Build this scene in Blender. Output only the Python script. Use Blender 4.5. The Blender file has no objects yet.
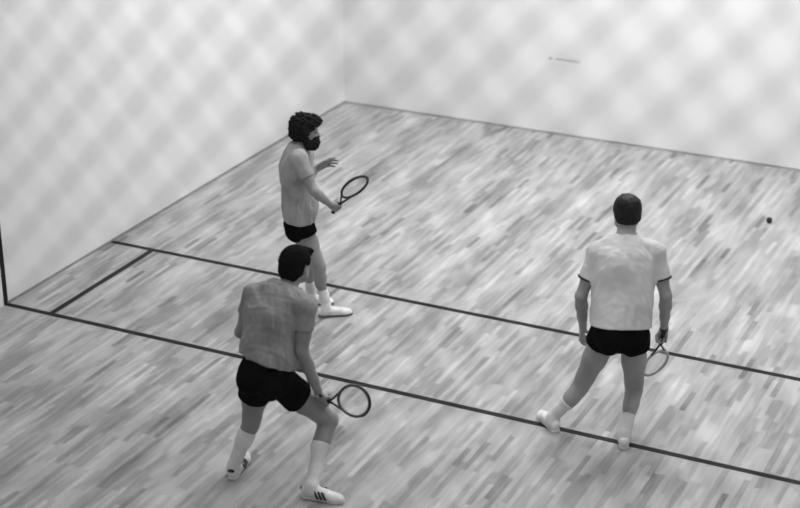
# Racquetball doubles game seen from the viewing gallery through its safety net (black-and-white photograph).
# World: front wall in the plane y = 0, left wall in the plane x = 0, floor at z = 0, metres.
import bpy, math
import numpy as np

C = bpy.context.scene.collection
rng = np.random.default_rng(7)

# joint positions of the three players, in metres
POSE = {'A': {'anL': (2.3245, -5.0188, 0.1201),
       'anR': (2.493, -5.0693, 0.0551),
       'chest': (2.292, -5.1018, 1.2198),
       'elL': (2.2368, -4.8279, 1.067),
       'elR': (2.5392, -5.2696, 1.1543),
       'haL': (2.3138, -4.6894, 1.152),
       'haR': (2.6455, -5.072, 0.9483),
       'head': (2.3658, -5.0653, 1.5895),
       'hipL': (2.2644, -5.015, 0.7127),
       'hipR': (2.3637, -5.1556, 0.7728),
       'hoop': (2.7873, -5.0527, 1.1542),
       'knL': (2.331, -5.0156, 0.4023),
       'knR': (2.4829, -5.1189, 0.435),
       'left_back': (2.2563, -5.006, 0.0),
       'left_tip': (2.4915, -4.8932, 0.0),
       'neck': (2.3044, -5.0957, 1.4249),
       'pel': (2.3107, -5.0925, 0.8021),
       'right_back': (2.4939, -5.1771, 0.0),
       'right_tip': (2.7278, -4.9999, 0.0),
       'shL': (2.2686, -4.9237, 1.2869),
       'shR': (2.3989, -5.2497, 1.3876),
       'wrL': (2.2645, -4.7472, 1.1193),
       'wrR': (2.61, -5.123, 0.995)},
 'B': {'anL': (3.2794, -7.7718, 0.1569),
       'anR': (3.7443, -7.5419, -0.0026),
       'chest': (3.506, -7.5259, 1.215),
       'elL': (3.1916, -7.4806, 1.0054),
       'elR': (3.7376, -7.6122, 1.0308),
       'haL': (3.2374, -7.2125, 0.7991),
       'haR': (3.7991, -7.459, 0.5715),
       'head': (3.5634, -7.3413, 1.5209),
       'hipL': (3.3975, -7.6354, 0.7521),
       'hipR': (3.5882, -7.6191, 0.7499),
       'hoop': (4.0437, -7.4767, 0.6749),
       'knL': (3.2915, -7.565, 0.3657),
       'knR': (3.7992, -7.3809, 0.4264),
       'left_back': (3.2275, -7.7519, 0.0),
       'left_tip': (3.1562, -7.4068, 0.0),
       'neck': (3.5321, -7.4684, 1.3779),
       'pel': (3.4985, -7.6412, 0.8742),
       'right_back': (3.7556, -7.7153, 0.0),
       'right_tip': (4.0646, -7.6656, 0.0),
       'shL': (3.3217, -7.5055, 1.3083),
       'shR': (3.7387, -7.5447, 1.3205),
       'wrL': (3.2264, -7.2737, 0.8238),
       'wrR': (3.7974, -7.4934, 0.6631)},
 'C': {'anL': (4.985, -6.1908, 0.1223),
       'anR': (5.4265, -5.9501, -0.0139),
       'chest': (5.3317, -5.8632, 1.2901),
       'elL': (5.0754, -6.0011, 1.0363),
       'elR': (5.6157, -5.7562, 1.0422),
       'haL': (5.0465, -5.8815, 0.6272),
       'haR': (5.5668, -5.6465, 0.6338),
       'head': (5.287, -5.7179, 1.61),
       'hipL': (5.2903, -6.0733, 0.7938),
       'hipR': (5.4664, -5.9639, 0.7675),
       'hoop': (5.5173, -5.5888, 0.4243),
       'knL': (5.1124, -6.0274, 0.3477),
       'knR': (5.4597, -5.878, 0.3239),
       'left_back': (4.9906, -6.1552, 0.0),
       'left_tip': (4.7727, -5.9596, 0.0),
       'neck': (5.3151, -5.7933, 1.4267),
       'pel': (5.381, -6.0285, 0.8706),
       'right_back': (5.503, -6.1812, 0.0),
       'right_tip': (5.426, -5.929, 0.0),
       'shL': (5.1573, -5.9159, 1.3388),
       'shR': (5.5074, -5.7205, 1.3281),
       'wrL': (5.0697, -5.9147, 0.7416),
       'wrR': (5.5929, -5.6782, 0.748)},
 'ball': (5.3072, -1.5314, 0.0),
 'scuff': [(2.4776, 0.0, 0.8341), (2.5457, 0.0, 0.8318), (2.8154, 0.0, 0.8387)]}


# ------------------------------------------------------------------ helpers
def V(*a):
    return np.array(a[0] if len(a) == 1 else a, dtype=float)
def nrm(v):
    v = V(v); return v / (np.linalg.norm(v) + 1e-12)
UP = V(0, 0, 1)

def tag(o, label=None, cat=None, group=None, kind=None):
    for k, v in (('label', label), ('category', cat), ('group', group), ('kind', kind)):
        if v: o[k] = v
    return o

def link(name, me, m, parent=None):
    o = bpy.data.objects.new(name, me); C.objects.link(o)
    if m is not None: me.materials.append(m)
    if parent is not None: o.parent = parent
    return o

def mesh_from(name, verts, faces, smooth=True):
    me = bpy.data.meshes.new(name)
    verts = np.asarray(verts, dtype=np.float32)
    if isinstance(faces, np.ndarray):
        n = faces.shape[1]
        me.vertices.add(len(verts)); me.vertices.foreach_set('co', verts.ravel())
        me.loops.add(faces.size); me.loops.foreach_set('vertex_index', faces.ravel().astype(np.int32))
        me.polygons.add(len(faces)); me.polygons.foreach_set('loop_start', np.arange(0, faces.size, n, dtype=np.int32))
        me.update(calc_edges=True)
    else:
        me.from_pydata([tuple(map(float, v)) for v in verts], [], faces)
    me.polygons.foreach_set('use_smooth', np.full(len(me.polygons), smooth))
    me.validate(); me.update()
    return me

def box_data(lo, hi):
    x0, y0, z0 = lo; x1, y1, z1 = hi
    v = [(x0,y0,z0),(x1,y0,z0),(x1,y1,z0),(x0,y1,z0),(x0,y0,z1),(x1,y0,z1),(x1,y1,z1),(x0,y1,z1)]
    f = [(0,3,2,1),(4,5,6,7),(0,1,5,4),(1,2,6,5),(2,3,7,6),(3,0,4,7)]
    return v, f
def box(name, lo, hi, m, parent=None):
    return link(name, mesh_from(name, *box_data(lo, hi), smooth=False), m, parent)

def tube_data(path, r, sides=8, closed=False, flat=None):
    """tube along a polyline; r a number or one per point; flat = (direction, factor)"""
    path = [V(p) for p in path]; n = len(path); vs, fs = [], []
    prev = None
    for i, p in enumerate(path):
        a = path[(i-1) % n] if (closed or i > 0) else p
        b = path[(i+1) % n] if (closed or i < n-1) else p
        t = nrm(b - a)
        ref = flat[0] if flat is not None else (prev if prev is not None else (UP if abs(t[2]) < .9 else V(1,0,0)))
        u = nrm(ref - t*np.dot(ref, t)); w = np.cross(t, u); prev = u
        rr = r[i] if hasattr(r, '__len__') else r
        for k in range(sides):
            an = 2*math.pi*k/sides
            vs.append(p + u*math.cos(an)*rr*(flat[1] if flat is not None else 1) + w*math.sin(an)*rr)
    m = n if closed else n-1
    for i in range(m):
        j = (i+1) % n
        for k in range(sides):
            k2 = (k+1) % sides
            fs.append((i*sides+k, i*sides+k2, j*sides+k2, j*sides+k))
    if not closed:
        fs.append(tuple(range(sides))[::-1]); fs.append(tuple((n-1)*sides+k for k in range(sides)))
    return vs, fs
def join_data(parts):
    vs, fs = [], []
    for v, f in parts:
        o = len(vs); vs += list(v); fs += [tuple(i+o for i in q) for q in f]
    return vs, fs
def tubes(name, parts, m, parent=None):
    return link(name, mesh_from(name, *join_data(parts)), m, parent)

# ------------------------------------------------------------------ materials
def new_mat(name, rough=.6, spec=.5):
    m = bpy.data.materials.new(name); m.use_nodes = True
    b = m.node_tree.nodes['Principled BSDF']
    b.inputs['Roughness'].default_value = rough
    b.inputs['Specular IOR Level'].default_value = spec
    return m, m.node_tree.nodes, m.node_tree.links, b
def plain(name, g, rough=.6, spec=.5, vary=.12, scale=12., bump=0., bscale=300.):
    m, N, L, b = new_mat(name, rough, spec)
    tc = N.new('ShaderNodeTexCoord'); nz = N.new('ShaderNodeTexNoise')
    nz.inputs['Scale'].default_value = scale; nz.inputs['Detail'].default_value = 4
    L.new(tc.outputs['Object'], nz.inputs['Vector'])
    r = N.new('ShaderNodeValToRGB')
    r.color_ramp.elements[0].position = .3; r.color_ramp.elements[1].position = .7
    for e, k in ((0, 1-vary), (1, 1+vary)):
        c = min(1, g*k); r.color_ramp.elements[e].color = (c, c, c, 1)
    L.new(nz.outputs['Fac'], r.inputs['Fac']); L.new(r.outputs['Color'], b.inputs['Base Color'])
    if bump:
        n2 = N.new('ShaderNodeTexNoise'); n2.inputs['Scale'].default_value = bscale
        L.new(tc.outputs['Object'], n2.inputs['Vector'])
        bp = N.new('ShaderNodeBump'); bp.inputs['Strength'].default_value = bump; bp.inputs['Distance'].default_value = .002
        L.new(n2.outputs['Fac'], bp.inputs['Height']); L.new(bp.outputs['Normal'], b.inputs['Normal'])
    return m

def wood_floor():
    m, N, L, b = new_mat('maple_strip_floor', .42, .35)
    def M(op, a, c=None, d=None):
        n = N.new('ShaderNodeMath'); n.operation = op
        for i, x in enumerate((a, c, d)):
            if x is None: continue
            if isinstance(x, (int, float)): n.inputs[i].default_value = x
            else: L.new(x, n.inputs[i])
        return n.outputs[0]
    tc = N.new('ShaderNodeTexCoord'); sp = N.new('ShaderNodeSeparateXYZ'); L.new(tc.outputs['Object'], sp.inputs[0])
    X, Y = sp.outputs['X'], sp.outputs['Y']
    def wn(a, c=None):
        w = N.new('ShaderNodeTexWhiteNoise'); w.noise_dimensions = '2D'
        cb = N.new('ShaderNodeCombineXYZ'); L.new(a, cb.inputs[0])
        if c is not None: L.new(c, cb.inputs[1])
        L.new(cb.outputs[0], w.inputs['Vector']); return w.outputs['Value']
    W = .042
    xs = M('DIVIDE', X, W); row = M('FLOOR', xs)
    ro = wn(row)
    ln = M('MULTIPLY_ADD', wn(M('ADD', row, 91.3)), .28, .24)          # strip length of the row
    ys = M('ADD', M('DIVIDE', Y, ln), M('MULTIPLY', ro, 17.0)); col = M('FLOOR', ys)
    tone = wn(row, col)
    # strong outliers: a few strips much darker / lighter
    t2 = wn(M('ADD', row, 13.7), M('ADD', col, 5.1))
    dark = M('GREATER_THAN', t2, .90); lite = M('LESS_THAN', t2, .10)
    # long grain streaks
    mp = N.new('ShaderNodeMapping'); mp.inputs['Scale'].default_value = (26, 3.4, 1); L.new(tc.outputs['Object'], mp.inputs['Vector'])
    nz = N.new('ShaderNodeTexNoise'); nz.inputs['Scale'].default_value = 1; nz.inputs['Detail'].default_value = 5; L.new(mp.outputs[0], nz.inputs['Vector'])
    # broad tone drift of the varnish
    m2 = N.new('ShaderNodeMapping'); m2.inputs['Scale'].default_value = (3.2, 1.3, 1); L.new(tc.outputs['Object'], m2.inputs['Vector'])
    n2 = N.new('ShaderNodeTexNoise'); n2.inputs['Scale'].default_value = 1; n2.inputs['Detail'].default_value = 3; L.new(m2.outputs[0], n2.inputs['Vector'])
    v = M('MULTIPLY_ADD', tone, .15, FLOOR_BASE)
    v = M('MULTIPLY_ADD', dark, -.09, v); v = M('MULTIPLY_ADD', lite, .035, v)
    v = M('MULTIPLY_ADD', M('SUBTRACT', nz.outputs['Fac'], .5), .26, v)
    v = M('MULTIPLY_ADD', M('SUBTRACT', n2.outputs['Fac'], .5), .34, v)
    # joints between strips
    fx = M('FRACT', xs); ex = M('LESS_THAN', M('MINIMUM', fx, M('SUBTRACT', 1.0, fx)), .025)
    fy = M('FRACT', ys); ey = M('LESS_THAN', M('MINIMUM', fy, M('SUBTRACT', 1.0, fy)), .004)
    v = M('MULTIPLY_ADD', M('MAXIMUM', ex, ey), -.08, v)
    v = M('MAXIMUM', v, .03)
    cb = N.new('ShaderNodeCombineColor')
    for i in range(3): L.new(v, cb.inputs[i])
    L.new(cb.outputs[0], b.inputs['Base Color'])
    return m
FLOOR_BASE = .272

def wall_mat():
    m, N, L, b = new_mat('white_plaster', .55, .3)
    tc = N.new('ShaderNodeTexCoord'); nz = N.new('ShaderNodeTexNoise')
    nz.inputs['Scale'].default_value = 1.4; nz.inputs['Detail'].default_value = 8; nz.inputs['Roughness'].default_value = .65
    L.new(tc.outputs['Object'], nz.inputs['Vector'])
    r = N.new('ShaderNodeValToRGB'); r.color_ramp.elements[0].position = .3; r.color_ramp.elements[1].position = .75
    r.color_ramp.elements[0].color = (.70,.70,.70,1); r.color_ramp.elements[1].color = (.76,.76,.76,1)
    L.new(nz.outputs['Fac'], r.inputs['Fac']); L.new(r.outputs['Color'], b.inputs['Base Color'])
    return m

def cord_mat():          # loose dark nylon cord: a little light passes through it
    m, N, L, b = new_mat('dark_nylon_net_cord', .9, .05)
    tc = N.new('ShaderNodeTexCoord'); nz = N.new('ShaderNodeTexNoise'); nz.inputs['Scale'].default_value = 200
    L.new(tc.outputs['Object'], nz.inputs['Vector'])
    r = N.new('ShaderNodeValToRGB'); r.color_ramp.elements[0].color = (.006,.006,.006,1); r.color_ramp.elements[1].color = (.014,.014,.014,1)
    L.new(nz.outputs['Fac'], r.inputs['Fac']); L.new(r.outputs['Color'], b.inputs['Base Color'])
    tr = N.new('ShaderNodeBsdfTransparent'); mx = N.new('ShaderNodeMixShader'); mx.inputs['Fac'].default_value = .15
    L.new(b.outputs[0], mx.inputs[1]); L.new(tr.outputs[0], mx.inputs[2])
    L.new(mx.outputs[0], N['Material Output'].inputs['Surface'])
    return m

MAT = dict(
    floor=wood_floor(), wall=wall_mat(),
    line=plain('court_line_paint', .012, .6, .15, .25, 9.),
    base=plain('base_strip_grey', .24, .6, .3, .2, 6.),
    base_light=plain('baseboard_pale_paint', .30, .6, .3, .2, 6.),
    scuff=plain('rubber_scuff', .48, .8, .1, .2, 20.),
    skin_pale=plain('skin_fair', .26, .55, .35, .08, 18.),
    skin_warm=plain('skin_weathered', .32, .55, .35, .08, 18.),
    skin_mid=plain('skin_tanned', .245, .55, .35, .08, 18.),
    lip=plain('lip_skin', .12, .5, .3), eye_dark=plain('eye_dark', .03, .2, .5),
    hair=plain('black_hair', .004, .85, .06, .5, 60., .6, 120.),
    curly=plain('dark_curly_hair', .011, .85, .12, .6, 55., .8, 110.),
    grey_shirt=plain('grey_tee_cotton', .33, .9, .1, .07, 9., .25, 500.),
    heather_shirt=plain('heather_grey_tee_cotton', .27, .9, .1, .12, 45., .3, 500.),
    white_shirt=plain('white_tee_cotton', .60, .9, .1, .04, 9., .25, 500.),
    cuff=plain('dark_ribbed_cuff', .05, .9, .1),
    shorts=plain('black_shorts_cloth', .003, .95, .03, .3, 14., .2, 400.),
    sock=plain('white_sock_knit', .70, .95, .05, .06, 40., .3, 600.),
    shoe=plain('white_shoe_leather', .82, .5, .4, .05, 20.), sole=plain('pale_rubber_sole', .62, .7, .3, .1, 20.),
    grey_sole=plain('grey_rubber_sole', .14, .7, .3, .1, 20.), dark_trim=plain('dark_shoe_trim', .03, .6, .3),
    frame_dark=plain('dark_racquet_frame', .022, .35, .5), frame_grey=plain('grey_racquet_frame', .085, .3, .5),
    frame_pale=plain('pale_racquet_frame', .40, .3, .5), string=plain('racquet_string', .55, .5, .4),
    grip=plain('dark_grip_wrap', .03, .8, .2), strap=plain('watch_strap', .035, .5, .4),
    metal=plain('watch_steel', .45, .3, .6), ball=plain('black_rubber_ball', .03, .7, .2),
    net=cord_mat(),
)

# thinning hair: paler crown where the scalp shows through
def thinning_hair(center):
    m, N, L, b = new_mat('thinning_dark_hair', .7, .15)
    tc = N.new('ShaderNodeTexCoord'); d = N.new('ShaderNodeVectorMath'); d.operation = 'DISTANCE'
    d.inputs[1].default_value = tuple(center); L.new(tc.outputs['Object'], d.inputs[0])
    nz = N.new('ShaderNodeTexNoise'); nz.inputs['Scale'].default_value = 70; nz.inputs['Detail'].default_value = 4; L.new(tc.outputs['Object'], nz.inputs['Vector'])
    a = N.new('ShaderNodeMath'); a.operation = 'MULTIPLY_ADD'; a.inputs[1].default_value = .05; L.new(nz.outputs['Fac'], a.inputs[0]); L.new(d.outputs['Value'], a.inputs[2])
    r = N.new('ShaderNodeValToRGB'); r.color_ramp.elements[0].position = .035; r.color_ramp.elements[1].position = .085
    r.color_ramp.elements[0].color = (.085,)*3+(1,); r.color_ramp.elements[1].color = (.016,)*3+(1,)
    L.new(a.outputs[0], r.inputs['Fac']); L.new(r.outputs['Color'], b.inputs['Base Color'])
    return m

# ------------------------------------------------------------------ implicit surfaces -> one continuous mesh
class Field:
    """distance values on a box of a global lattice of spacing h"""
    def __init__(s, lo, hi, h):
        s.h = h; s.i0 = np.floor(V(lo)/h).astype(int); s.i1 = np.ceil(V(hi)/h).astype(int)+1
        s.d = np.full(tuple(s.i1-s.i0), .2, dtype=np.float32)
    def grid(s, lo=None, hi=None):
        a = s.i0 if lo is None else np.maximum(s.i0, np.floor(V(lo)/s.h).astype(int))
        b = s.i1 if hi is None else np.minimum(s.i1, np.ceil(V(hi)/s.h).astype(int)+1)
        if np.any(b <= a): return None
        ax = [np.arange(a[k], b[k], dtype=np.float32)*np.float32(s.h) for k in range(3)]
        sl = tuple(slice(a[k]-s.i0[k], b[k]-s.i0[k]) for k in range(3))
        return sl, ax[0][:,None,None], ax[1][None,:,None], ax[2][None,None,:]
    def add(s, prims, k=.02):
        for p in prims:
            pad = k + 3*s.h
            g = s.grid(p['lo']-pad, p['hi']+pad)
            if g is None: continue
            sl, x, y, z = g
            b = p['f'](x, y, z); a = s.d[sl]
            if k > 0:
                t = np.clip(.5+.5*(a-b)/k, 0, 1)
                s.d[sl] = a*(1-t)+b*t-k*t*(1-t)
            else: s.d[sl] = np.minimum(a, b)
        return s
    def merge(s, o, k=.015):
        sl = tuple(slice(o.i0[q]-s.i0[q], o.i1[q]-s.i0[q]) for q in range(3))
        a = s.d[sl]; b = o.d
        t = np.clip(.5+.5*(a-b)/k, 0, 1); s.d[sl] = a*(1-t)+b*t-k*t*(1-t)
        return s
    def cut(s, prims, k=.004):
        for p in prims:
            g = s.grid(p['lo']-.03, p['hi']+.03) if 'lo' in p else s.grid()
            if g is None: continue
            sl, x, y, z = g
            b = -p['f'](x, y, z); a = s.d[sl]
            t = np.clip(.5-.5*(a-b)/k, 0, 1); s.d[sl] = a*(1-t)+b*t+k*t*(1-t)
        return s
    def noise(s, amp, freq, seed=0, stretch=(1,1,1), where=None):
        r = np.random.default_rng(seed); sl, x, y, z = s.grid()
        n = 0
        for o in range(3):
            w = r.normal(size=(3,3)); w /= np.linalg.norm(w, axis=1)[:,None]; f = freq*(1.6**o)
            ph = r.uniform(0, 6.28, 3)
            lin = lambda q: (x*(w[q,0]*stretch[0])+y*(w[q,1]*stretch[1])+z*(w[q,2]*stretch[2]))*np.float32(f)+np.float32(ph[q])
            n = n + np.sin(lin(0)+1.3*np.sin(lin(1)*.7))*np.sin(lin(2)+.5)*np.float32(.6**o)
        if where is not None: n = n*where(x, y, z)
        s.d += (amp*n).astype(np.float32)
        return s
    def mesh(s, name):
        d = s.d; d[0]=d[-1]=.1; d[:,0]=d[:,-1]=.1; d[:,:,0]=d[:,:,-1]=.1
        ins = d < 0
        c = [ins[i:ins.shape[0]-1+i, j:ins.shape[1]-1+j, k:ins.shape[2]-1+k] for i in (0,1) for j in (0,1) for k in (0,1)]
        anyc = c[0].copy(); allc = c[0].copy()
        for q in c[1:]: anyc |= q; allc &= q
        act = anyc & ~allc
        idx = np.argwhere(act); ids = np.full(act.shape, -1, dtype=np.int32); ids[act] = np.arange(len(idx), dtype=np.int32)
        offs = np.array([(i,j,k) for i in (0,1) for j in (0,1) for k in (0,1)])
        val = np.stack([d[idx[:,0]+o[0], idx[:,1]+o[1], idx[:,2]+o[2]] for o in offs], 1).astype(np.float64)
        acc = np.zeros((len(idx),3)); cnt = np.zeros(len(idx))
        for a in range(8):
            for ax_ in range(3):
                if offs[a][ax_] == 0:
                    b = a + (4,2,1)[ax_]
                    cr = (val[:,a] < 0) != (val[:,b] < 0)
                    t = np.where(cr, val[:,a]/np.where(cr, val[:,a]-val[:,b], 1), 0)
                    pt = offs[a][None,:] + t[:,None]*(offs[b]-offs[a])[None,:]
                    acc += pt*cr[:,None]; cnt += cr
        vs = (idx + acc/cnt[:,None] + s.i0[None,:])*s.h
        quads = []
        sh = ids.shape
        for ax_ in range(3):
            u, w = [(1,2),(2,0),(0,1)][ax_]
            sa = [slice(None)]*3; sb = [slice(None)]*3; sa[ax_] = slice(0,-1); sb[ax_] = slice(1,None)
            A, Bv = ins[tuple(sa)], ins[tuple(sb)]
            e = np.argwhere(A != Bv)
            e = e[(e[:,u] > 0) & (e[:,w] > 0) & (e[:,u] < sh[u]) & (e[:,w] < sh[w])]
            fl_ = A[tuple(e.T)]
            def cid(du, dw):
                q = e.copy(); q[:,u] += du; q[:,w] += dw; return ids[tuple(q.T)]
            q = np.stack([cid(-1,-1), cid(0,-1), cid(0,0), cid(-1,0)], 1)
            q[~fl_] = q[~fl_][:, ::-1]
            quads.append(q)
        return mesh_from(name, vs, np.concatenate(quads).astype(np.int32))

def cone(a, b, ra, rb, side=None, fs=1.0):
    """tapered limb from a to b; side/fs: widened by fs along side"""
    a, b = V(a), V(b); R = max(ra, rb)*max(1, fs)
    ab = b-a; L2 = float(ab@ab)+1e-9
    sd = None if side is None else nrm(side).astype(np.float32)
    a_, ab_ = a.astype(np.float32), ab.astype(np.float32)
    def f(x, y, z):
        px, py, pz = x-a_[0], y-a_[1], z-a_[2]
        t = np.clip((px*ab_[0]+py*ab_[1]+pz*ab_[2])/np.float32(L2), 0, 1)
        qx, qy, qz = px-t*ab_[0], py-t*ab_[1], pz-t*ab_[2]
        if sd is not None:
            k = (qx*sd[0]+qy*sd[1]+qz*sd[2])*np.float32(1/fs-1)
            qx, qy, qz = qx+k*sd[0], qy+k*sd[1], qz+k*sd[2]
        return np.sqrt(qx*qx+qy*qy+qz*qz)-(np.float32(ra)+t*np.float32(rb-ra))
    return dict(f=f, lo=np.minimum(a, b)-R, hi=np.maximum(a, b)+R)
def ell(c, r, ax=None):
    """ellipsoid, r along the three unit axes"""
    c = V(c); r = V(r); ax = np.eye(3) if ax is None else np.array([nrm(q) for q in ax]); R = r.max()
    c_, A = c.astype(np.float32), ax.astype(np.float32)
    def f(x, y, z):
        px, py, pz = x-c_[0], y-c_[1], z-c_[2]
        k0 = 0; k1 = 0
        for i in range(3):
            q = px*A[i,0]+py*A[i,1]+pz*A[i,2]
            k0 = k0+(q/np.float32(r[i]))**2; k1 = k1+(q/np.float32(r[i]**2))**2
        k0 = np.sqrt(k0); return k0*(k0-1)/(np.sqrt(k1)+1e-6)
    return dict(f=f, lo=c-R, hi=c+R)
def half(p, n):
    """half space on the +n side of p (negative inside)"""
    p = V(p); n = nrm(n)
    return dict(f=lambda x, y, z: -((x-p[0])*n[0]+(y-p[1])*n[1]+(z-p[2])*n[2]).astype(np.float32))

def field_for(prims, h, pad=.03):
    lo = np.min([p['lo'] for p in prims], 0)-pad; hi = np.max([p['hi'] for p in prims], 0)+pad
    return Field(lo, hi, h)

# ------------------------------------------------------------------ people
def lerp(a, b, t): return V(a)*(1-t)+V(b)*t

def hand_prims(w, d, n, th, curl, thumb, s=1.0, spread=0.0):
    """w wrist, d hand direction, n palm normal, th thumb side; curl = three joint angles"""
    d, n, th = nrm(d), nrm(n), nrm(th)
    pr, fing = [], []
    lat = (.031, .011, -.010, -.030); lens = (.94, 1.05, .98, .78)
    for i, (o, l) in enumerate(zip(lat, lens)):
        k = w + (d*.088*(1-.05*abs(i-1.2)) + th*o)*s
        pr.append(cone(w+th*o*.45*s, k, .0165*s, .0125*s))
        p = k; ang = 0
        for j, (L, r0, r1) in enumerate(((.043,.0098,.0090),(.028,.0090,.0082),(.021,.0082,.0068))):
            ang += curl[j]*(1+.05*i)
            dd = d*math.cos(ang)+n*math.sin(ang)+th*spread*(1.5-i)
            q = p+nrm(dd)*L*l*s
            fing.append(cone(p, q, r0*s, r1*s)); p = q
    b0 = w+(d*.022+th*.020+n*.008)*s
    t1, t2, t3 = thumb
    def tv(t): return nrm(d*t[0]+th*t[1]+n*t[2])
    b1 = b0+tv(t1)*.042*s; b2 = b1+tv(t2)*.033*s; b3 = b2+tv(t3)*.026*s
    tp = [cone(b0, b1, .0165*s, .0125*s), cone(b1, b2, .0115*s, .0102*s), cone(b2, b3, .0102*s, .0080*s)]
    return pr, fing+tp

def foot_frame(J, k):
    h, t = V(J[{'L':'left_back','R':'right_back'}[k]]), V(J[{'L':'left_tip','R':'right_tip'}[k]]); d = nrm(t-h); return h, t, d, np.cross(d, UP)

def person(key, P):
    J = {k: V(v) for k, v in POSE[key].items()}; s = P['s']; H = P.get('h', .0045)
    skin = P['skin']; g = P.get('girth', 1.0)
    pel, neck = J['pel'], J['neck']; spine = nrm(neck-pel)
    sideS = nrm(J['shR']-J['shL']); sideH = nrm(J['hipR']-J['hipL'])
    fw = nrm(np.cross(spine, sideS)); sideS = nrm(np.cross(fw, spine))
    fwH = nrm(np.cross(UP, sideH)); sideH = nrm(np.cross(fwH, spine)); fwH = np.cross(spine, sideH)
    Lt = np.linalg.norm(neck-pel)
    def sp(t, f=0.): 
        q = lerp(pel, neck, t); c = J['chest']; tc_ = np.dot(c-pel, spine)/Lt
        bow = c-lerp(pel, neck, tc_); w = max(0, 1-((t-tc_)/(.62))**2)
        return q + bow*w + fw*f
    sideM = nrm(sideH+sideS); 
    def ring(t, rs, rf, side, fo=0.):     # flattened blob of the trunk
        return sp(t, fo), rs, rf, side
    rings = [ring(-.06,.160,.112,sideH,-.008), ring(.10,.158,.110,sideH,-.006), ring(.28,.142,.100,sideM,.004),
             ring(.48,.150,.106,sideM,.006), ring(.68,.166,.114,sideS,.004), ring(.82,.160,.104,sideS,-.002), ring(.92,.120,.075,sideS,-.008)]
    def trunk(inf=0., lo=-1., belly=0.):
        o = []
        for a, b in zip(rings[:-1], rings[1:]):
            ra, rb = a[2]*s*g+inf, b[2]*s*g+inf
            fs = .5*((a[1]*s*g+inf)/ra+(b[1]*s*g+inf)/rb)
            o.append(cone(a[0], b[0], ra, rb, nrm(a[3]+b[3]), fs))
        if belly: o.append(ell(sp(.30, .05*s), ((.13*g+belly)*s, .10*s*g+inf, .13*s), (sideM, np.cross(spine, sideM), spine)))
        return o
    hips = {}
    # ---- head frame
    hd, hf = J['head'], nrm(P['face']); hu = nrm(V(P.get('hup', (0,0,1)))); hs = nrm(np.cross(hf, hu)); hu = np.cross(hs, hf)
    q = s*P.get('hs', 1.0)
    def hp(r=0, f=0, u=0): return hd+(hs*r+hf*f+hu*u)*q
    AX = (hs, hf, hu)
    head = [ell(hp(0,-.012,.012), V(.077,.098,.100)*q, AX), ell(hp(0,.030,-.040), V(.062,.066,.085)*q, AX),
            ell(hp(0,.042,-.092), V(.047,.046,.036)*q, AX), cone(hp(-.05,.012,-.075), hp(.05,.012,-.075), .030*q, .030*q),
            cone(hp(-.035,.080,.012), hp(.035,.080,.012), .014*q, .014*q)]
    face = [cone(hp(0,.090,.000), hp(0,.114,-.040), .0085*q, .0125*q), cone(hp(-.014,.098,-.046), hp(.014,.098,-.046), .009*q, .009*q),
            cone(hp(-.02,.090,-.072), hp(.02,.090,-.072), .009*q, .009*q), cone(hp(-.016,.088,-.083), hp(.016,.088,-.083), .009*q, .009*q),
            ell(hp(0,.080,-.112), V(.022,.016,.016)*q, AX)]
    ears = []
    for e in (-1, 1):
        ears += [ell(hp(.078*e,-.012,-.012), V(.011,.020,.033)*q, (nrm(hs+hf*.25*e), hf, hu)), ell(hp(.078*e,-.008,-.036), V(.009,.012,.014)*q, AX)]
    sockets = [ell(hp(.032*e,.102,-.008), V(.018,.016,.012)*q, AX) for e in (-1, 1)]
    nk = [cone(neck-spine*.03, hp(0,-.014,-.055), .064*s*P.get('neckw',1), .056*s*P.get('neckw',1))]
    # ---- body field
    T = trunk()
    glut = [ell(pel-spine*.06*s+(sideH*.075*e-fwH*.055)*s*g, V(.085,.085,.10)*s*g, (sideH, fwH, UP)) for e in (-1, 1)]
    trap = [cone(neck, J['sh'+k]+UP*.02, .05*s, .048*s) for k in 'LR']
    pec = [ell(sp(.70, .075*s)+sideS*.07*s*e, V(.085,.05,.065)*s, (sideS, fw, spine)) for e in (-1, 1)]
    lat_ = [ell(sp(.66, -.05*s)+sideS*.085*s*e, V(.075,.06,.13)*s*g, (sideS, fw, spine)) for e in (-1, 1)]
    limbs, sleeves, legsP, socksP, ank = {}, {}, {}, {}, {}
    for k in 'LR':
        sh, el, wr = J['sh'+k], J['el'+k], J['wr'+k]; e = 1 if k == 'R' else -1
        ua, fa = nrm(el-sh), nrm(wr-el); am = P.get('arm', 1.0)*s
        bend = nrm(np.cross(ua, fa)+1e-6)
        limbs[k] = [cone(sh, lerp(sh, el, .30), .060*am, .054*am), cone(lerp(sh, el, .25), lerp(sh, el, .6), .053*am, .048*am), cone(lerp(sh, el, .55), el, .047*am, .040*am),
                    cone(el, lerp(el, wr, .30), .041*am, .043*am), cone(lerp(el, wr, .28), lerp(el, wr, .62), .043*am, .034*am), cone(lerp(el, wr, .6), wr, .034*am, .026*am, P.get('wside'+k), 1.0)]
        h, t, d, sd = foot_frame(J, k)
        tilt = P.get('lift'+k, 0.)
        an = h+d*.075*s+UP*(.095*s+tilt); ank[k] = an
        hip, kn = J['hip'+k], J['kn'+k]; lg = P.get('leg', 1.0)*s
        thd, shd = nrm(kn-hip), nrm(an-kn)
        kf = nrm(np.cross(np.cross(shd, thd)+1e-4*sd, .5*(thd+shd))); 
        if kf@fwH < 0 and abs(kf@fwH) > .3: kf = -kf
        kf = nrm(d-shd*np.dot(d, shd))
        calf = -kf
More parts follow.
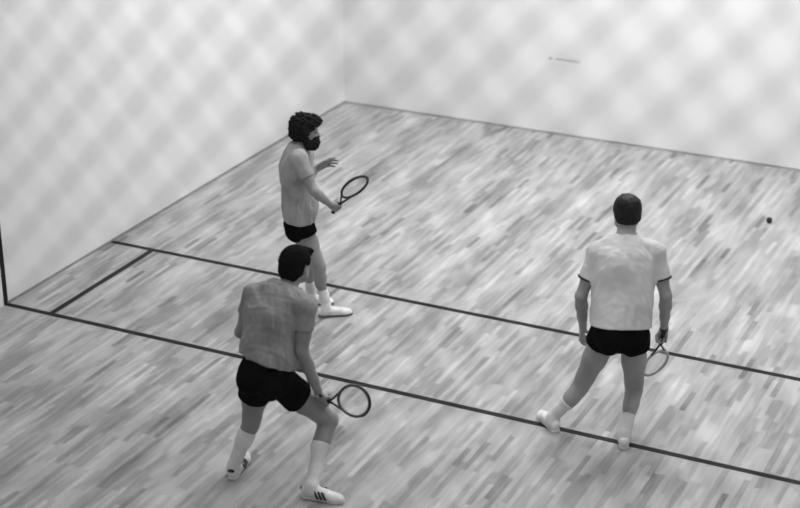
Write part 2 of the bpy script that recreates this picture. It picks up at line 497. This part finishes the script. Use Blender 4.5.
        legsP[k] = [cone(hip, lerp(hip, kn, .45), .088*lg, .078*lg), cone(lerp(hip, kn, .4), lerp(hip, kn, .85), .078*lg, .060*lg), cone(lerp(hip, kn, .8), kn, .060*lg, .054*lg),
                    ell(kn+kf*.012*lg, V(.045,.045,.055)*lg, (np.cross(kf, shd), kf, shd)),
                    cone(kn, lerp(kn, an, .3), .052*lg, .050*lg), cone(lerp(kn, an, .14)+calf*.016*lg, lerp(kn, an, .42)+calf*.018*lg, .048*lg, .046*lg),
                    cone(lerp(kn, an, .35)+calf*.012*lg, lerp(kn, an, .8), .047*lg, .034*lg), cone(lerp(kn, an, .75), an, .035*lg, .035*lg)]
        ft = [cone(an, h+d*.05*s+UP*(.05*s+tilt), .034*s, .032*s), cone(h+d*.06*s+UP*(.06*s+tilt), t-d*.07*s+UP*.035*s, .034*s, .026*s, sd, 1.2)]
        legsP[k] += ft
    hands = {}
    for k in 'LR':
        hc = P['hand'+k]; w = J['wr'+k]; d = nrm(J['ha'+k]-w)
        th = V(hc['th']); th = nrm(th-d*np.dot(th, d)); n = np.cross(th, d) if k == 'R' else np.cross(d, th)
        hands[k] = hand_prims(w, d, n, th, hc['curl'], hc['thumb'], s*hc.get('s', 1.0), hc.get('spread', 0.))
        J['palm'+k] = w+(d*.075+n*.030)*s
    allp = T+head+face+ears+nk+glut+trap+limbs['L']+limbs['R']+legsP['L']+legsP['R']+sum([a+b for a, b in hands.values()], [])
    F = field_for(allp, H)
    F.add(T+glut+pec+lat_, .035).add(trap, .05).add(nk, .03)
    hdF = field_for(head+face+ears, H).add(head, .03).add(face, .010).add(ears, .006).cut(sockets, .012)
    F.merge(hdF, .02)
    for k in 'LR':
        A = field_for(limbs[k]+hands[k][0]+hands[k][1], H).add(limbs[k], .02).add(hands[k][0], .014)
        Fi = field_for(hands[k][1], H).add(hands[k][1], .003); A.merge(Fi, .006) if np.all(Fi.i0 >= A.i0) and np.all(Fi.i1 <= A.i1) else None
        F.merge(A, .012)
        G = field_for(legsP[k], H).add(legsP[k], .022); F.merge(G, .015)
    body = link(P['name'], F.mesh('person_body'), skin); del F
    tag(body, P['label'], 'person')
    # ---- eyes
    for e in (-1, 1):
        ed = field_for([ell(hp(.031*e,.084,-.009), V(.0125,.0125,.0125)*q)], .003).add([ell(hp(.031*e,.084,-.009), V(.0125,.0125,.0125)*q)], 0)
        link('eye', ed.mesh('eye'), MAT['eye_dark'], body)
    # ---- hair
    P['hairfn'](body, hp, AX, q)
    # ---- tee shirt: trunk and sleeves, cut at hem, cuffs and neck
    inf = P.get('loose', .014); st = P.get('sleeve', .52)
    slv = {k: [cone(J['sh'+k]+UP*.012, lerp(J['sh'+k], J['el'+k], st+.05), .072*s*P.get('arm',1), .064*s*P.get('arm',1)+P.get('cuffw',0.))] for k in 'LR'}
    hem = P.get('hem', .06)
    tr = trunk(inf, belly=P.get('belly', 0.)) + [cone(sp(-.05), sp(.25), rings[0][2]*s*g+inf+.012, rings[2][2]*s*g+inf+.016, sideM, 1.40), cone(sp(.22), sp(.66), rings[2][2]*s*g+inf+.014+P.get('drape',0), rings[4][2]*s*g+inf, sideM, 1.42)]
    glI = [ell(pel-spine*.03*s+(sideH*.07*e-fwH*.045)*s*g, V(.085,.085,.11)*s*g+inf, (sideH, fwH, UP)) for e in (-1, 1)]
    trI = [cone(neck-spine*.012, J['sh'+k]+UP*.018, .052*s+inf*.7, .056*s+inf*.6) for k in 'LR']
    latI = [ell(sp(.66, -.05*s)+sideS*.085*s*e, V(.075,.06,.13)*s*g+inf, (sideS, fw, spine)) for e in (-1, 1)]
    allp = tr+trI+slv['L']+slv['R']+glI
    S = field_for(allp, .005)
    S.add(tr+latI+glI, .04).add(trI, .05)
    fr = P.get('folds', (.0035, 34.))
    S.noise(P.get('big', .005), 15., P['seed']+2, (1.4,1.4,.6)); S.noise(fr[0], fr[1], P['seed'], P.get('fstretch', (1.3,1.3,.55)))
    for k in 'LR':
        sf = field_for(slv[k], .005).add(slv[k], .01).noise(.0022, 38., P['seed']+9)
        c = lerp(J['sh'+k], J['el'+k], st); sf.cut([half(c, J['el'+k]-J['sh'+k])], .004)
        S.merge(sf, .03)
    for k in 'LR':
        c = lerp(J['sh'+k], J['el'+k], st)
    hp_ = sp(hem); S.cut([half(hp_, -(spine*P.get('hemmix', .6)+UP*(1-P.get('hemmix', .6))+sideH*P.get('hemroll', 0.)))], .006)
    ncl = neck+spine*.004+fw*.012
    S.cut([cone(ncl, hp(0,-.01,-.03), .068*s*P.get('neckw',1), .10*s, sideS, 1.08)], .008)
    shirt = link('tee_shirt', S.mesh('tee_shirt'), P['shirt'], body); del S
    if P.get('cuff'):
        for k in 'LR':
            c = lerp(J['sh'+k], J['el'+k], st-.035); c2 = lerp(J['sh'+k], J['el'+k], st+.012); r = P['arm']*.0655*s+P.get('cuffw',0.)
            cf = [cone(c, c2, r+.0065, r+.0075)]; f = field_for(cf, .004).add(cf, 0)
            ax = nrm(c2-c); f.cut([half(c2, ax), half(c, -ax)], .003)
            link('sleeve_cuff', f.mesh('sleeve_cuff'), MAT['cuff'], shirt)
    # ---- shorts
    so = P.get('shorts_inf', .012); lt = P.get('shorts_len', .34)
    pv = [cone(sp(-.08,-.008), sp(.22, 0), .112*s*g+so, .103*s*g+so, sideH, 1.40)]
    gl2 = [ell(pel-spine*.06*s+(sideH*.075*e-fwH*.055)*s*g, V(.085,.085,.10)*s*g+so, (sideH, fwH, UP)) for e in (-1, 1)]
    lgs = {k: [cone(J['hip'+k]+UP*.02, lerp(J['hip'+k], J['kn'+k], lt+.10), .092*P.get('leg',1)*s+so, .086*P.get('leg',1)*s+so+P.get('flare', .004))] for k in 'LR'}
    S = field_for(pv+gl2+lgs['L']+lgs['R'], .005).add(pv+gl2, .03)
    for k in 'LR':
        lf = field_for(lgs[k], .005).add(lgs[k], 0)
        axl = nrm(J['kn'+k]-J['hip'+k]); c = lerp(J['hip'+k], J['kn'+k], lt)
        out = sideH*(1 if k == 'R' else -1)
        lf.cut([half(c, axl+P.get('leg_slant', .0)*out*-1)], .004)
        S.merge(lf, .012)
    S.noise(.002, 30., P['seed']+5, (1,1,.8))
    S.cut([half(sp(P.get('waist', .19)), spine)], .005)
    link('shorts', S.mesh('shorts'), MAT['shorts'], body); del S
    # ---- socks and shoes
    for k in 'LR':
        an, kn = ank[k], J['kn'+k]; h, t, d, sd = foot_frame(J, k); tilt = P.get('lift'+k, 0.)
        pr = [dict(p) for p in legsP[k]]
        sock = Field(np.minimum(an, kn)-.16, np.maximum(an, kn)+.12, .004).add(legsP[k][3:], .022)
        sock.d -= .006
        top = lerp(an, kn, P['sock'+k]); sock.cut([half(top, kn-an)], .004)
        sock.cut([half(h+UP*.012, -UP)], .004)
        sock.d += (0.0004*np.sin(np.arange(sock.d.shape[2], dtype=np.float32)*1.1))[None,None,:]
        link('sock', sock.mesh('sock'), MAT['sock'], body)
        shoe(body, h, t, d, sd, an, s, P['shoe'], k, tilt)
    if P.get('extra'): P['extra'](body, J, s)
    return body, J

def shoe(body, h, t, d, sd, an, s, style, k, tilt):
    L = np.linalg.norm(t-h); w = .040*s
    out = sd*(1 if k == 'R' else -1)          # outer side of the foot
    zt = lambda u: UP*(tilt*max(0, 1-u/.65))
    P0 = lambda u, r=0, z=0: h+d*L*u+sd*r+UP*z+zt(u)
    so = [cone(P0(.11), P0(.45), .034*s, .035*s, UP, 1), cone(P0(.45), P0(.80), .036*s, .043*s), cone(P0(.80), P0(.88), .043*s, .036*s)]
    sole = field_for(so, .004)
    # flat outsole: the plan outline cut between two heights
    sole.add([cone(P0(.115), P0(.48), .037*s, .036*s), cone(P0(.48), P0(.76), .037*s, .046*s), cone(P0(.76), P0(.875), .046*s, .038*s)], .01)
    if tilt:
        a = P0(.0); bdir = nrm(P0(.6)-a); nn = nrm(UP-bdir*np.dot(UP, bdir))
    else:
        a = h; nn = UP
    sole.cut([half(a+nn*.026*s, nn), half(a+nn*.0015, -nn)], .004)
    up = [cone(P0(.13,0,.045*s), P0(.42,0,.048*s), .036*s, .038*s), cone(P0(.42,0,.042*s), P0(.78,0,.026*s), .038*s, .036*s, sd, 1.12), cone(P0(.76,0,.024*s), P0(.88,0,.022*s), .036*s, .030*s, sd, 1.15),
          cone(P0(.10,0,.062*s), P0(.34,0,.070*s), .030*s, .032*s)]
    U = field_for(up, .004).add(up, .016)
    U.cut([half(a+nn*.018*s, -nn)], .004)
    U.cut([half(P0(.2,0,.086*s), nrm(UP+d*.08))], .006)
    U.cut([cone(P0(.24,0,.085*s), P0(.24,0,.15*s), .034*s, .05*s, d, 1.2)], .006)
    uo = link('shoe', U.mesh('shoe'), MAT['shoe'], body)
    link('sole', sole.mesh('sole'), style['sole'], uo)
    # laces over the tongue
    lc = []
    for i in range(4):
        u = .42+.075*i; z = (.090-.011*i)*s
        lc.append(tube_data([P0(u,-.020*s,z-.010), P0(u+.01,0,z), P0(u,.020*s,z-.010)], .0028, 6))
    tubes('laces', lc, MAT['sole'], uo)
    if style.get('stripes'):
        for e in style.get('sides', (1,)):
            for i in range(3):
                u = .44+.085*i
                pts = []
                for j in range(7):
                    f = j/6; z = (.026+.050*f)*s; r = (.0475-.001*i-.020*max(0, f-.35)**1.3)*s
                    pts.append(P0(u-.09*f, 0, z)+out*e*r)
                tubes('stripe', [tube_data(pts, .009*s, 8, flat=(out, .45))], style['stripes'], uo)
    if style.get('heel'):
        hp2 = [ell(P0(.035,0,.072*s), V(.012,.026,.014)*s, (d, sd, UP))]
        link('heel_tab', field_for(hp2, .003).add(hp2, 0).mesh('heel_tab'), style['heel'], uo)

# ---- hair styles
def hair_short(body, hp, AX, q):           # receding and thin on the crown
    pr = [ell(hp(0,-.014,.012), V(.0875,.1045,.1035)*q, AX), ell(hp(0,-.045,-.030), V(.084,.068,.062)*q, AX), ell(hp(0,-.016,.052), V(.086,.088,.062)*q, AX), ell(hp(.078,-.01,.02), V(.016,.04,.03)*q, AX), ell(hp(-.076,-.01,.0), V(.016,.04,.03)*q, AX)]
    f = field_for(pr, .0035).add(pr, .02)
    f.cut([half(hp(0,.055,.045), AX[1]*.9-AX[2]*.10), half(hp(0,.0,-.062), -AX[2]+AX[1]*.35)], .012)
    f.cut([ell(hp(.08*e,.002,-.022), V(.03,.034,.048)*q, AX) for e in (-1,1)], .006)
    f.noise(.0030, 90., 3)
    link('hair', f.mesh('hair'), thinning_hair(hp(0,-.055,.092)), body)
def hair_thick(body, hp, AX, q):
    pr = [ell(hp(0,-.022,.018), V(.100,.124,.116)*q, AX), ell(hp(0,-.060,-.034), V(.090,.078,.080)*q, AX), cone(hp(-.04,.072,.078), hp(.045,.075,.075), .030*q, .030*q)]
    pr += [cone(hp(.078*e,.012,.02), hp(.079*e,.014,-.045), .014*q, .009*q) for e in (-1,1)]
    f = field_for(pr, .0035).add(pr, .02)
    f.cut([half(hp(0,.056,.045), nrm(AX[1]*.8-AX[2]*.65))], .01)
    f.cut([half(hp(0,.03,.0), nrm(AX[1]*.72-AX[2]*.75))], .012)
    f.cut([ell(hp(.088*e,-.008,-.030), V(.022,.026,.040)*q, AX) for e in (-1,1)], .006)
    f.noise(.0030, 95., 4, (1,1,.5))
    link('hair', f.mesh('hair'), MAT['hair'], body)
def hair_curly(body, hp, AX, q):           # bushy curls joined to a full beard
    pr = [ell(hp(0,-.022,.026), V(.112,.126,.112)*q, AX), ell(hp(0,-.066,-.040), V(.104,.078,.085)*q, AX), ell(hp(0,.070,.082), V(.080,.058,.044)*q, AX),
          ell(hp(.070,.000,-.020), V(.036,.050,.070)*q, AX), ell(hp(-.070,.000,-.020), V(.036,.050,.070)*q, AX)]
    f = field_for(pr, .0035).add(pr, .03)
    f.cut([ell(hp(0,.118,-.046), V(.125,.118,.090)*q, AX)], .012)
    f.noise(.0085, 120., 11).noise(.0040, 230., 14)
    link('hair', f.mesh('hair'), MAT['curly'], body)
    pr = [ell(hp(0,.062,-.122), V(.070,.072,.068)*q, AX), cone(hp(-.070,.000,-.062), hp(-.050,.050,-.122), .028*q, .042*q), cone(hp(.070,.000,-.062), hp(.050,.050,-.122), .028*q, .042*q),
          cone(hp(-.038,.086,-.064), hp(0,.106,-.057), .012*q, .013*q), cone(hp(.038,.086,-.064), hp(0,.106,-.057), .012*q, .013*q)]
    f = field_for(pr, .0035).add(pr, .014)
    f.cut([ell(hp(0,.125,-.078), V(.022,.03,.005)*q, AX)], .005)
    f.noise(.0065, 130., 12)
    link('beard', f.mesh('beard'), MAT['curly'], body)

# ------------------------------------------------------------------ racquet
def racquet(hoop, grip, normal, label, m_in, m_out, L=.131, Wd=.107, tail=.07):
    """hoop = centre of the strung head, grip = point inside the hand"""
    hoop, grip = V(hoop), V(grip); g = nrm(hoop-grip); n = V(normal); n = nrm(n-g*np.dot(n, g)); sx = np.cross(g, n)
    butt = grip-g*tail
    root = bpy.data.objects.new('racquet', None); root.location = tuple(butt); C.objects.link(root)
    tag(root, label, 'racquet', )
    R = lambda a, b, c=0: hoop+sx*a+g*b+n*c-butt
    pts = []
    for i in range(48):
        an = 2*math.pi*i/48; y = math.sin(an)*L; x = math.cos(an)*Wd*(1-.10*min(0, math.sin(an))*-1)
        pts.append(R(x, y))
    tubes('frame', [tube_data(pts, .0100, 10, closed=True, flat=(n, 1.15))], m_in, root)
    top = [R(math.cos(a)*(Wd+.006), math.sin(a)*(L+.006)) for a in np.linspace(math.radians(20), math.radians(160), 22)]
    tubes('bumper', [tube_data(top, .0075, 8, flat=(n, 1.3))], m_out, root)
    dist = np.linalg.norm(hoop-grip); yt = -min(L+.062, dist-.045)
    th = [tube_data([R(-.058,-L*.86), R(-.034,-L-.020), R(-.009, yt), R(-.008, yt-.03)], .0075, 8, flat=(n, 1.1)),
          tube_data([R(.058,-L*.86), R(.034,-L-.020), R(.009, yt), R(.008, yt-.03)], .0075, 8, flat=(n, 1.1))]
    tubes('throat', th, m_out, root)
    gl = [R(0, yt-.012), R(0, yt-.02), R(0, -dist-tail+.012), R(0, -dist-tail)]
    tubes('grip', [tube_data(gl, [.012,.0145,.0155,.018], 8)], MAT['grip'], root)
    st = []
    for i in range(-7, 8):
        x = i*.0145
        if abs(x) < Wd*.97:
            y = L*math.sqrt(1-(x/Wd)**2); st.append(tube_data([R(x,-y), R(x,y)], .0007, 4))
    for i in range(-9, 10):
        y = i*.0145
        if abs(y) < L*.97:
            x = Wd*math.sqrt(1-(y/L)**2); st.append(tube_data([R(-x,y,.0008), R(x,y,.0008)], .0007, 4))
    tubes('strings', st, MAT['string'], root)
    return root

# ------------------------------------------------------------------ the setting
XW, YB, ZT = 11.0, -17.5, 7.0
floor = box('floor', (0,YB,-.12), (XW,0,0), MAT['floor']); tag(floor, 'pale maple strip floor of the court', kind='structure')
wl = box('wall_left', (-.2,YB,-.12), (0,.2,ZT), MAT['wall']); tag(wl, 'plain white left side wall of the court', kind='structure')
wf = box('wall_front', (0,0,-.12), (XW,.2,ZT), MAT['wall']); tag(wf, 'plain white front wall of the court', kind='structure')
b1 = box('base_strip_left', (0,-6.075,0), (.012,0,.018), MAT['base']); tag(b1, 'thin dark strip along the foot of the left wall', kind='structure')  # narrow grey strip where the left wall meets the floor
b2 = box('baseboard_front', (.012,-.012,0), (XW,0,.016), MAT['base_light']); tag(b2, 'thin grey strip along the foot of the front wall', kind='structure')
wb = box('wall_back', (0,-15.36,-.12), (XW,-15.06,4.768), MAT['wall']); tag(wb, 'white wall below the viewing gallery', kind='structure')
LW = .055; T = .0012
def floor_line(name, x0, y0, x1, y1, label):
    o = box(name, (x0,y0,0), (x1,y1,T), MAT['line'], floor); o['label'] = label
floor_line('service_line', 0, -4.57-LW/2, XW, -4.57+LW/2, 'dark painted line across the floor nearer the front wall')
floor_line('short_line', 0, -6.09-LW/2, XW, -6.09+LW/2, 'dark painted line across the floor nearer the viewer')
floor_line('service_box_line', .457-LW/2, -6.09+LW/2, .457+LW/2, -4.57-LW/2, 'short dark line joining the two long floor lines by the left wall')
o = box('wall_line', (0,-6.09-LW/2,0), (T,-6.09+LW/2,ZT), MAT['line'], wl); o['label'] = 'black vertical line up the left wall'
s0, s1, s2 = POSE['scuff']
dd = box('scuff_mark', (s1[0],-.0006,s1[2]-.012), (s2[0],0,s2[2]+.004), MAT['scuff'], wf)
dd = box('scuff_mark', (s0[0]-.015,-.0006,s0[2]-.016), (s0[0]+.025,0,s0[2]+.014), MAT['scuff'], wf)

# ------------------------------------------------------------------ the players
RT, FW = V(.89637,.44331,0), V(-.44331,.89637,0)      # across the gallery view, and away from it
GRIP = (1.15, 1.35, .75); GTH = ((.55,.55,.62), (.35,-.1,.93), (.25,-.75,.6))
RELAX = (.45, .65, .45); RTH = ((.75,.45,.45), (.9,.05,.42), (.95,-.1,.3))

def watch(body, J, s):
    el, w = J['elR'], J['wrR']; a = nrm(w-el); c = w-a*.022
    f = [cone(c-a*.010, c+a*.010, .033*s, .031*s)]
    F = field_for(f, .003).add(f, 0).cut([half(c+a*.012, a), half(c-a*.012, -a)], .003)
    o = link('wristwatch', F.mesh('wristwatch'), MAT['metal'], body)
    n = nrm(np.cross(a, V(-.6,-.2,.6))); p = c+nrm(-FW*.8+RT*.3)*.031*s
    e = [ell(p, (.015,.015,.007), (a, np.cross(nrm(-FW), a), nrm(-FW)))]
    link('watch_dial', field_for(e, .002).add(e, 0).mesh('watch_dial'), MAT['strap'], o)
def band(body, J, s):
    el, w = J['elR'], J['wrR']; a = nrm(w-el); c = w-a*.005
    f = [cone(c-a*.010, c+a*.010, .033*s, .032*s)]
    F = field_for(f, .003).add(f, 0).cut([half(c+a*.011, a), half(c-a*.011, -a)], .003)
    link('wristband', F.mesh('wristband'), MAT['strap'], body)

person('C', dict(name='person', label='person seen from behind in white tee shirt and black shorts, arms hanging',
    s=1.0, girth=1.10, arm=1.02, leg=1.10, skin=MAT['skin_warm'], face=FW*1.0+RT*-.05+UP*-.25, hup=UP*1+FW*.25, hs=1.06, neckw=1.10, hairfn=hair_short,
    shirt=MAT['white_shirt'], loose=.018, sleeve=.60, cuff=True, seed=21, folds=(.0040, 36.), fstretch=(1.2,1.2,.4), hem=.015, waist=.16, shorts_len=.15, belly=.0,
    sockL=.52, sockR=.42, shoe=dict(sole=MAT['sole']), extra=band,
    handL=dict(th=FW*1+RT*.4, curl=RELAX, thumb=RTH), handR=dict(th=V(POSE['C']['hoop'])-V(POSE['C']['haR']), curl=GRIP, thumb=GTH)))
person('A', dict(name='person', label='bearded curly haired person in profile, grey tee shirt and black shorts, raising a dark racquet',
    s=.94, girth=.98, arm=.98, leg=.98, skin=MAT['skin_pale'], face=RT*.97+FW*-.12+UP*-.12, hs=.99, hairfn=hair_curly,
    shirt=MAT['grey_shirt'], loose=.017, sleeve=.56, seed=33, folds=(.0062, 46.), fstretch=(1.2,1.2,.35), hem=.03, waist=.17, shorts_len=.20, belly=.02, drape=.012,
    sockL=.42, sockR=.42, shoe=dict(sole=MAT['grey_sole']),
    handL=dict(th=UP*.8+FW*-.5, curl=(.25,.3,.2), thumb=((.6,.7,.2),(.8,.5,.3),(.9,.3,.3)), spread=.16, s=1.2), handR=dict(th=V(POSE['A']['hoop'])-V(POSE['A']['haR']), curl=GRIP, thumb=GTH)))
person('B', dict(name='person', label='dark haired person lunging nearest the viewer in grey tee shirt and striped shoes',
    s=1.0, girth=1.10, arm=1.03, leg=1.08, skin=MAT['skin_mid'], face=RT*.62+FW*.78+UP*-.2, hup=UP*1+FW*.15, hs=1.0, neckw=1.05, hairfn=hair_thick,
    shirt=MAT['heather_shirt'], loose=.020, sleeve=.50, seed=45, folds=(.0062, 44.), fstretch=(1.0,1.4,.4), hem=.12, hemroll=.12, waist=.22, shorts_len=.33, flare=.012,
    sockL=.84, sockR=.64, shoe=dict(sole=MAT['sole'], stripes=MAT['dark_trim'], sides=(1,-1), heel=MAT['dark_trim']), extra=watch,
    handL=dict(th=UP*1+RT*.3, curl=RELAX, thumb=RTH), handR=dict(th=V(POSE['B']['hoop'])-V(POSE['B']['haR']), curl=GRIP, thumb=GTH)))
def grip_point(k):
    P = {q: V(v) for q, v in POSE[k].items()}; w = P['wrR']; d = nrm(P['haR']-w); th = P['hoop']-P['haR']; th = nrm(th-d*np.dot(th, d)); n = np.cross(th, d)
    return w+d*.078+n*.024
racquet(POSE['A']['hoop'], grip_point('A'), V(-.697,.465,.546), 'dark framed racquet held up in front by the bearded person', MAT['frame_dark'], MAT['frame_dark'])
racquet(POSE['B']['hoop'], grip_point('B'), V(.175,.974,-.144), 'grey racquet with dark inner edge held out by the lunging person nearest the viewer', MAT['frame_grey'], MAT['frame_dark'])
racquet(POSE['C']['hoop'], grip_point('C'), V(-.759,.518,.396), 'pale racquet hanging from the hand of the person in the white tee shirt', MAT['frame_pale'], MAT['frame_dark'])


# ------------------------------------------------------------------ ball
bp = V(POSE['ball'])+V(0,0,.0285)
bl = [ell(bp, (.0285,)*3)]
tag(link('racquetball', field_for(bl, .003).add(bl, 0).mesh('racquetball'), MAT['ball']), 'small dark rubber ball on the floor near the front wall, at the right', 'ball')

# ------------------------------------------------------------------ safety net of the viewing gallery, hung by its corners
CAM = V(8.74992864, -16.29107117, 5.97820145)
K = .25
E1, E2, O0 = V(.0998081538,-.0055476980,.0027487239)*K, V(-.000541809,-.0029915790,-.102042633)*K, CAM+V(-2.10563097,4.3002996,-1.47517713)*K
def NP(m, n): return O0+E1*m+E2*n
M0, M1, N0, N1 = -90, 94, -40, 30
cords = []
def clip_line(c, sgn):     # cords are m + sgn*n = c
    pts = []
    for m in (M0, M1):
        n = (c-m)*sgn
        if N0 <= n <= N1: pts.append((m, n))
    for n in (N0, N1):
        m = c-sgn*n
        if M0 < m < M1: pts.append((m, n))
    return pts[:2] if len(pts) >= 2 else None
for sgn in (1, -1):
    for c in range(-141, 142, 2):
        p = clip_line(c, sgn)
        if p: cords.append(tube_data([NP(*p[0])+V(0,.0006*sgn,0), NP(*p[1])+V(0,.0006*sgn,0)], .0031 if sgn > 0 else .0027, 6))
for m in range(M0+1, M1):
    for n in range(N0+1, N1):
        if (m+n) % 2: 
            k = NP(m, n); cords.append(tube_data([k-V(0,0,.004), k-V(0,0,.0018), k+V(0,0,.0018), k+V(0,0,.004)], [.0018,.0034,.0034,.0018], 6))
net = tubes('safety_net', cords, MAT['net'])
tag(net, 'dark diamond mesh safety net hanging across the front of the viewing gallery', 'net')
rope = tubes('border_rope', [tube_data([NP(M0,N0), NP(M1,N0), NP(M1,N1), NP(M0,N1)], .006, 8, closed=True)], MAT['net'], net)

# ------------------------------------------------------------------ light
def area(name, loc, tgt, size, power, sy=None):
    l = bpy.data.lights.new(name, 'AREA'); l.energy = power; l.size = size
    if sy: l.shape = 'RECTANGLE'; l.size_y = sy
    o = bpy.data.objects.new(name, l); C.objects.link(o); o.location = loc
    from mathutils import Vector
    o.rotation_euler = (Vector(tgt)-Vector(loc)).to_track_quat('-Z', 'Y').to_euler()
    return o
EXPOSURE = 0.76
w = bpy.data.worlds.new('court_ambient'); w.use_nodes = True; sc = bpy.context.scene; sc.world = w
w.node_tree.nodes['Background'].inputs['Color'].default_value = (1,1,1,1); w.node_tree.nodes['Background'].inputs['Strength'].default_value = .33
area('ceiling_light_near_front_wall', (4.4,-2.9,6.2), (4.2,-.6,0), 5.0, 345, 2.0)
area('ceiling_light_mid_court', (4.8,-7.0,6.4), (4.8,-6.6,0), 5.0, 105, 2.5)


# ------------------------------------------------------------------ camera
cam = bpy.data.cameras.new('camera'); co = bpy.data.objects.new('camera', cam); C.objects.link(co)
from mathutils import Matrix, Vector
yaw, pitch, roll = -.459284652, .402071156, -.00498765798
f = V(math.sin(yaw)*math.cos(pitch), math.cos(yaw)*math.cos(pitch), -math.sin(pitch))
r = nrm(np.cross(f, UP)); u = np.cross(r, f)
r2 = math.cos(roll)*r+math.sin(roll)*u; u2 = -math.sin(roll)*r+math.cos(roll)*u
co.matrix_world = Matrix(((r2[0],u2[0],-f[0],CAM[0]),(r2[1],u2[1],-f[1],CAM[1]),(r2[2],u2[2],-f[2],CAM[2]),(0,0,0,1)))
cam.sensor_fit = 'HORIZONTAL'; cam.sensor_width = 36; cam.lens = 1699.82619/800*36
cam.clip_start = .05; cam.clip_end = 100
cam.dof.use_dof = True; cam.dof.focus_distance = 12.8; cam.dof.aperture_fstop = 76.5/1000/.079; cam.dof.aperture_blades = 4; cam.dof.aperture_rotation = math.radians(46)
sc = bpy.context.scene; sc.camera = co
sc.view_settings.view_transform = 'Standard'; sc.view_settings.look = 'None'
sc.view_settings.exposure = EXPOSURE; sc.view_settings.gamma = 1; sc.view_settings.use_curve_mapping = False
sc.cycles.use_denoising = True
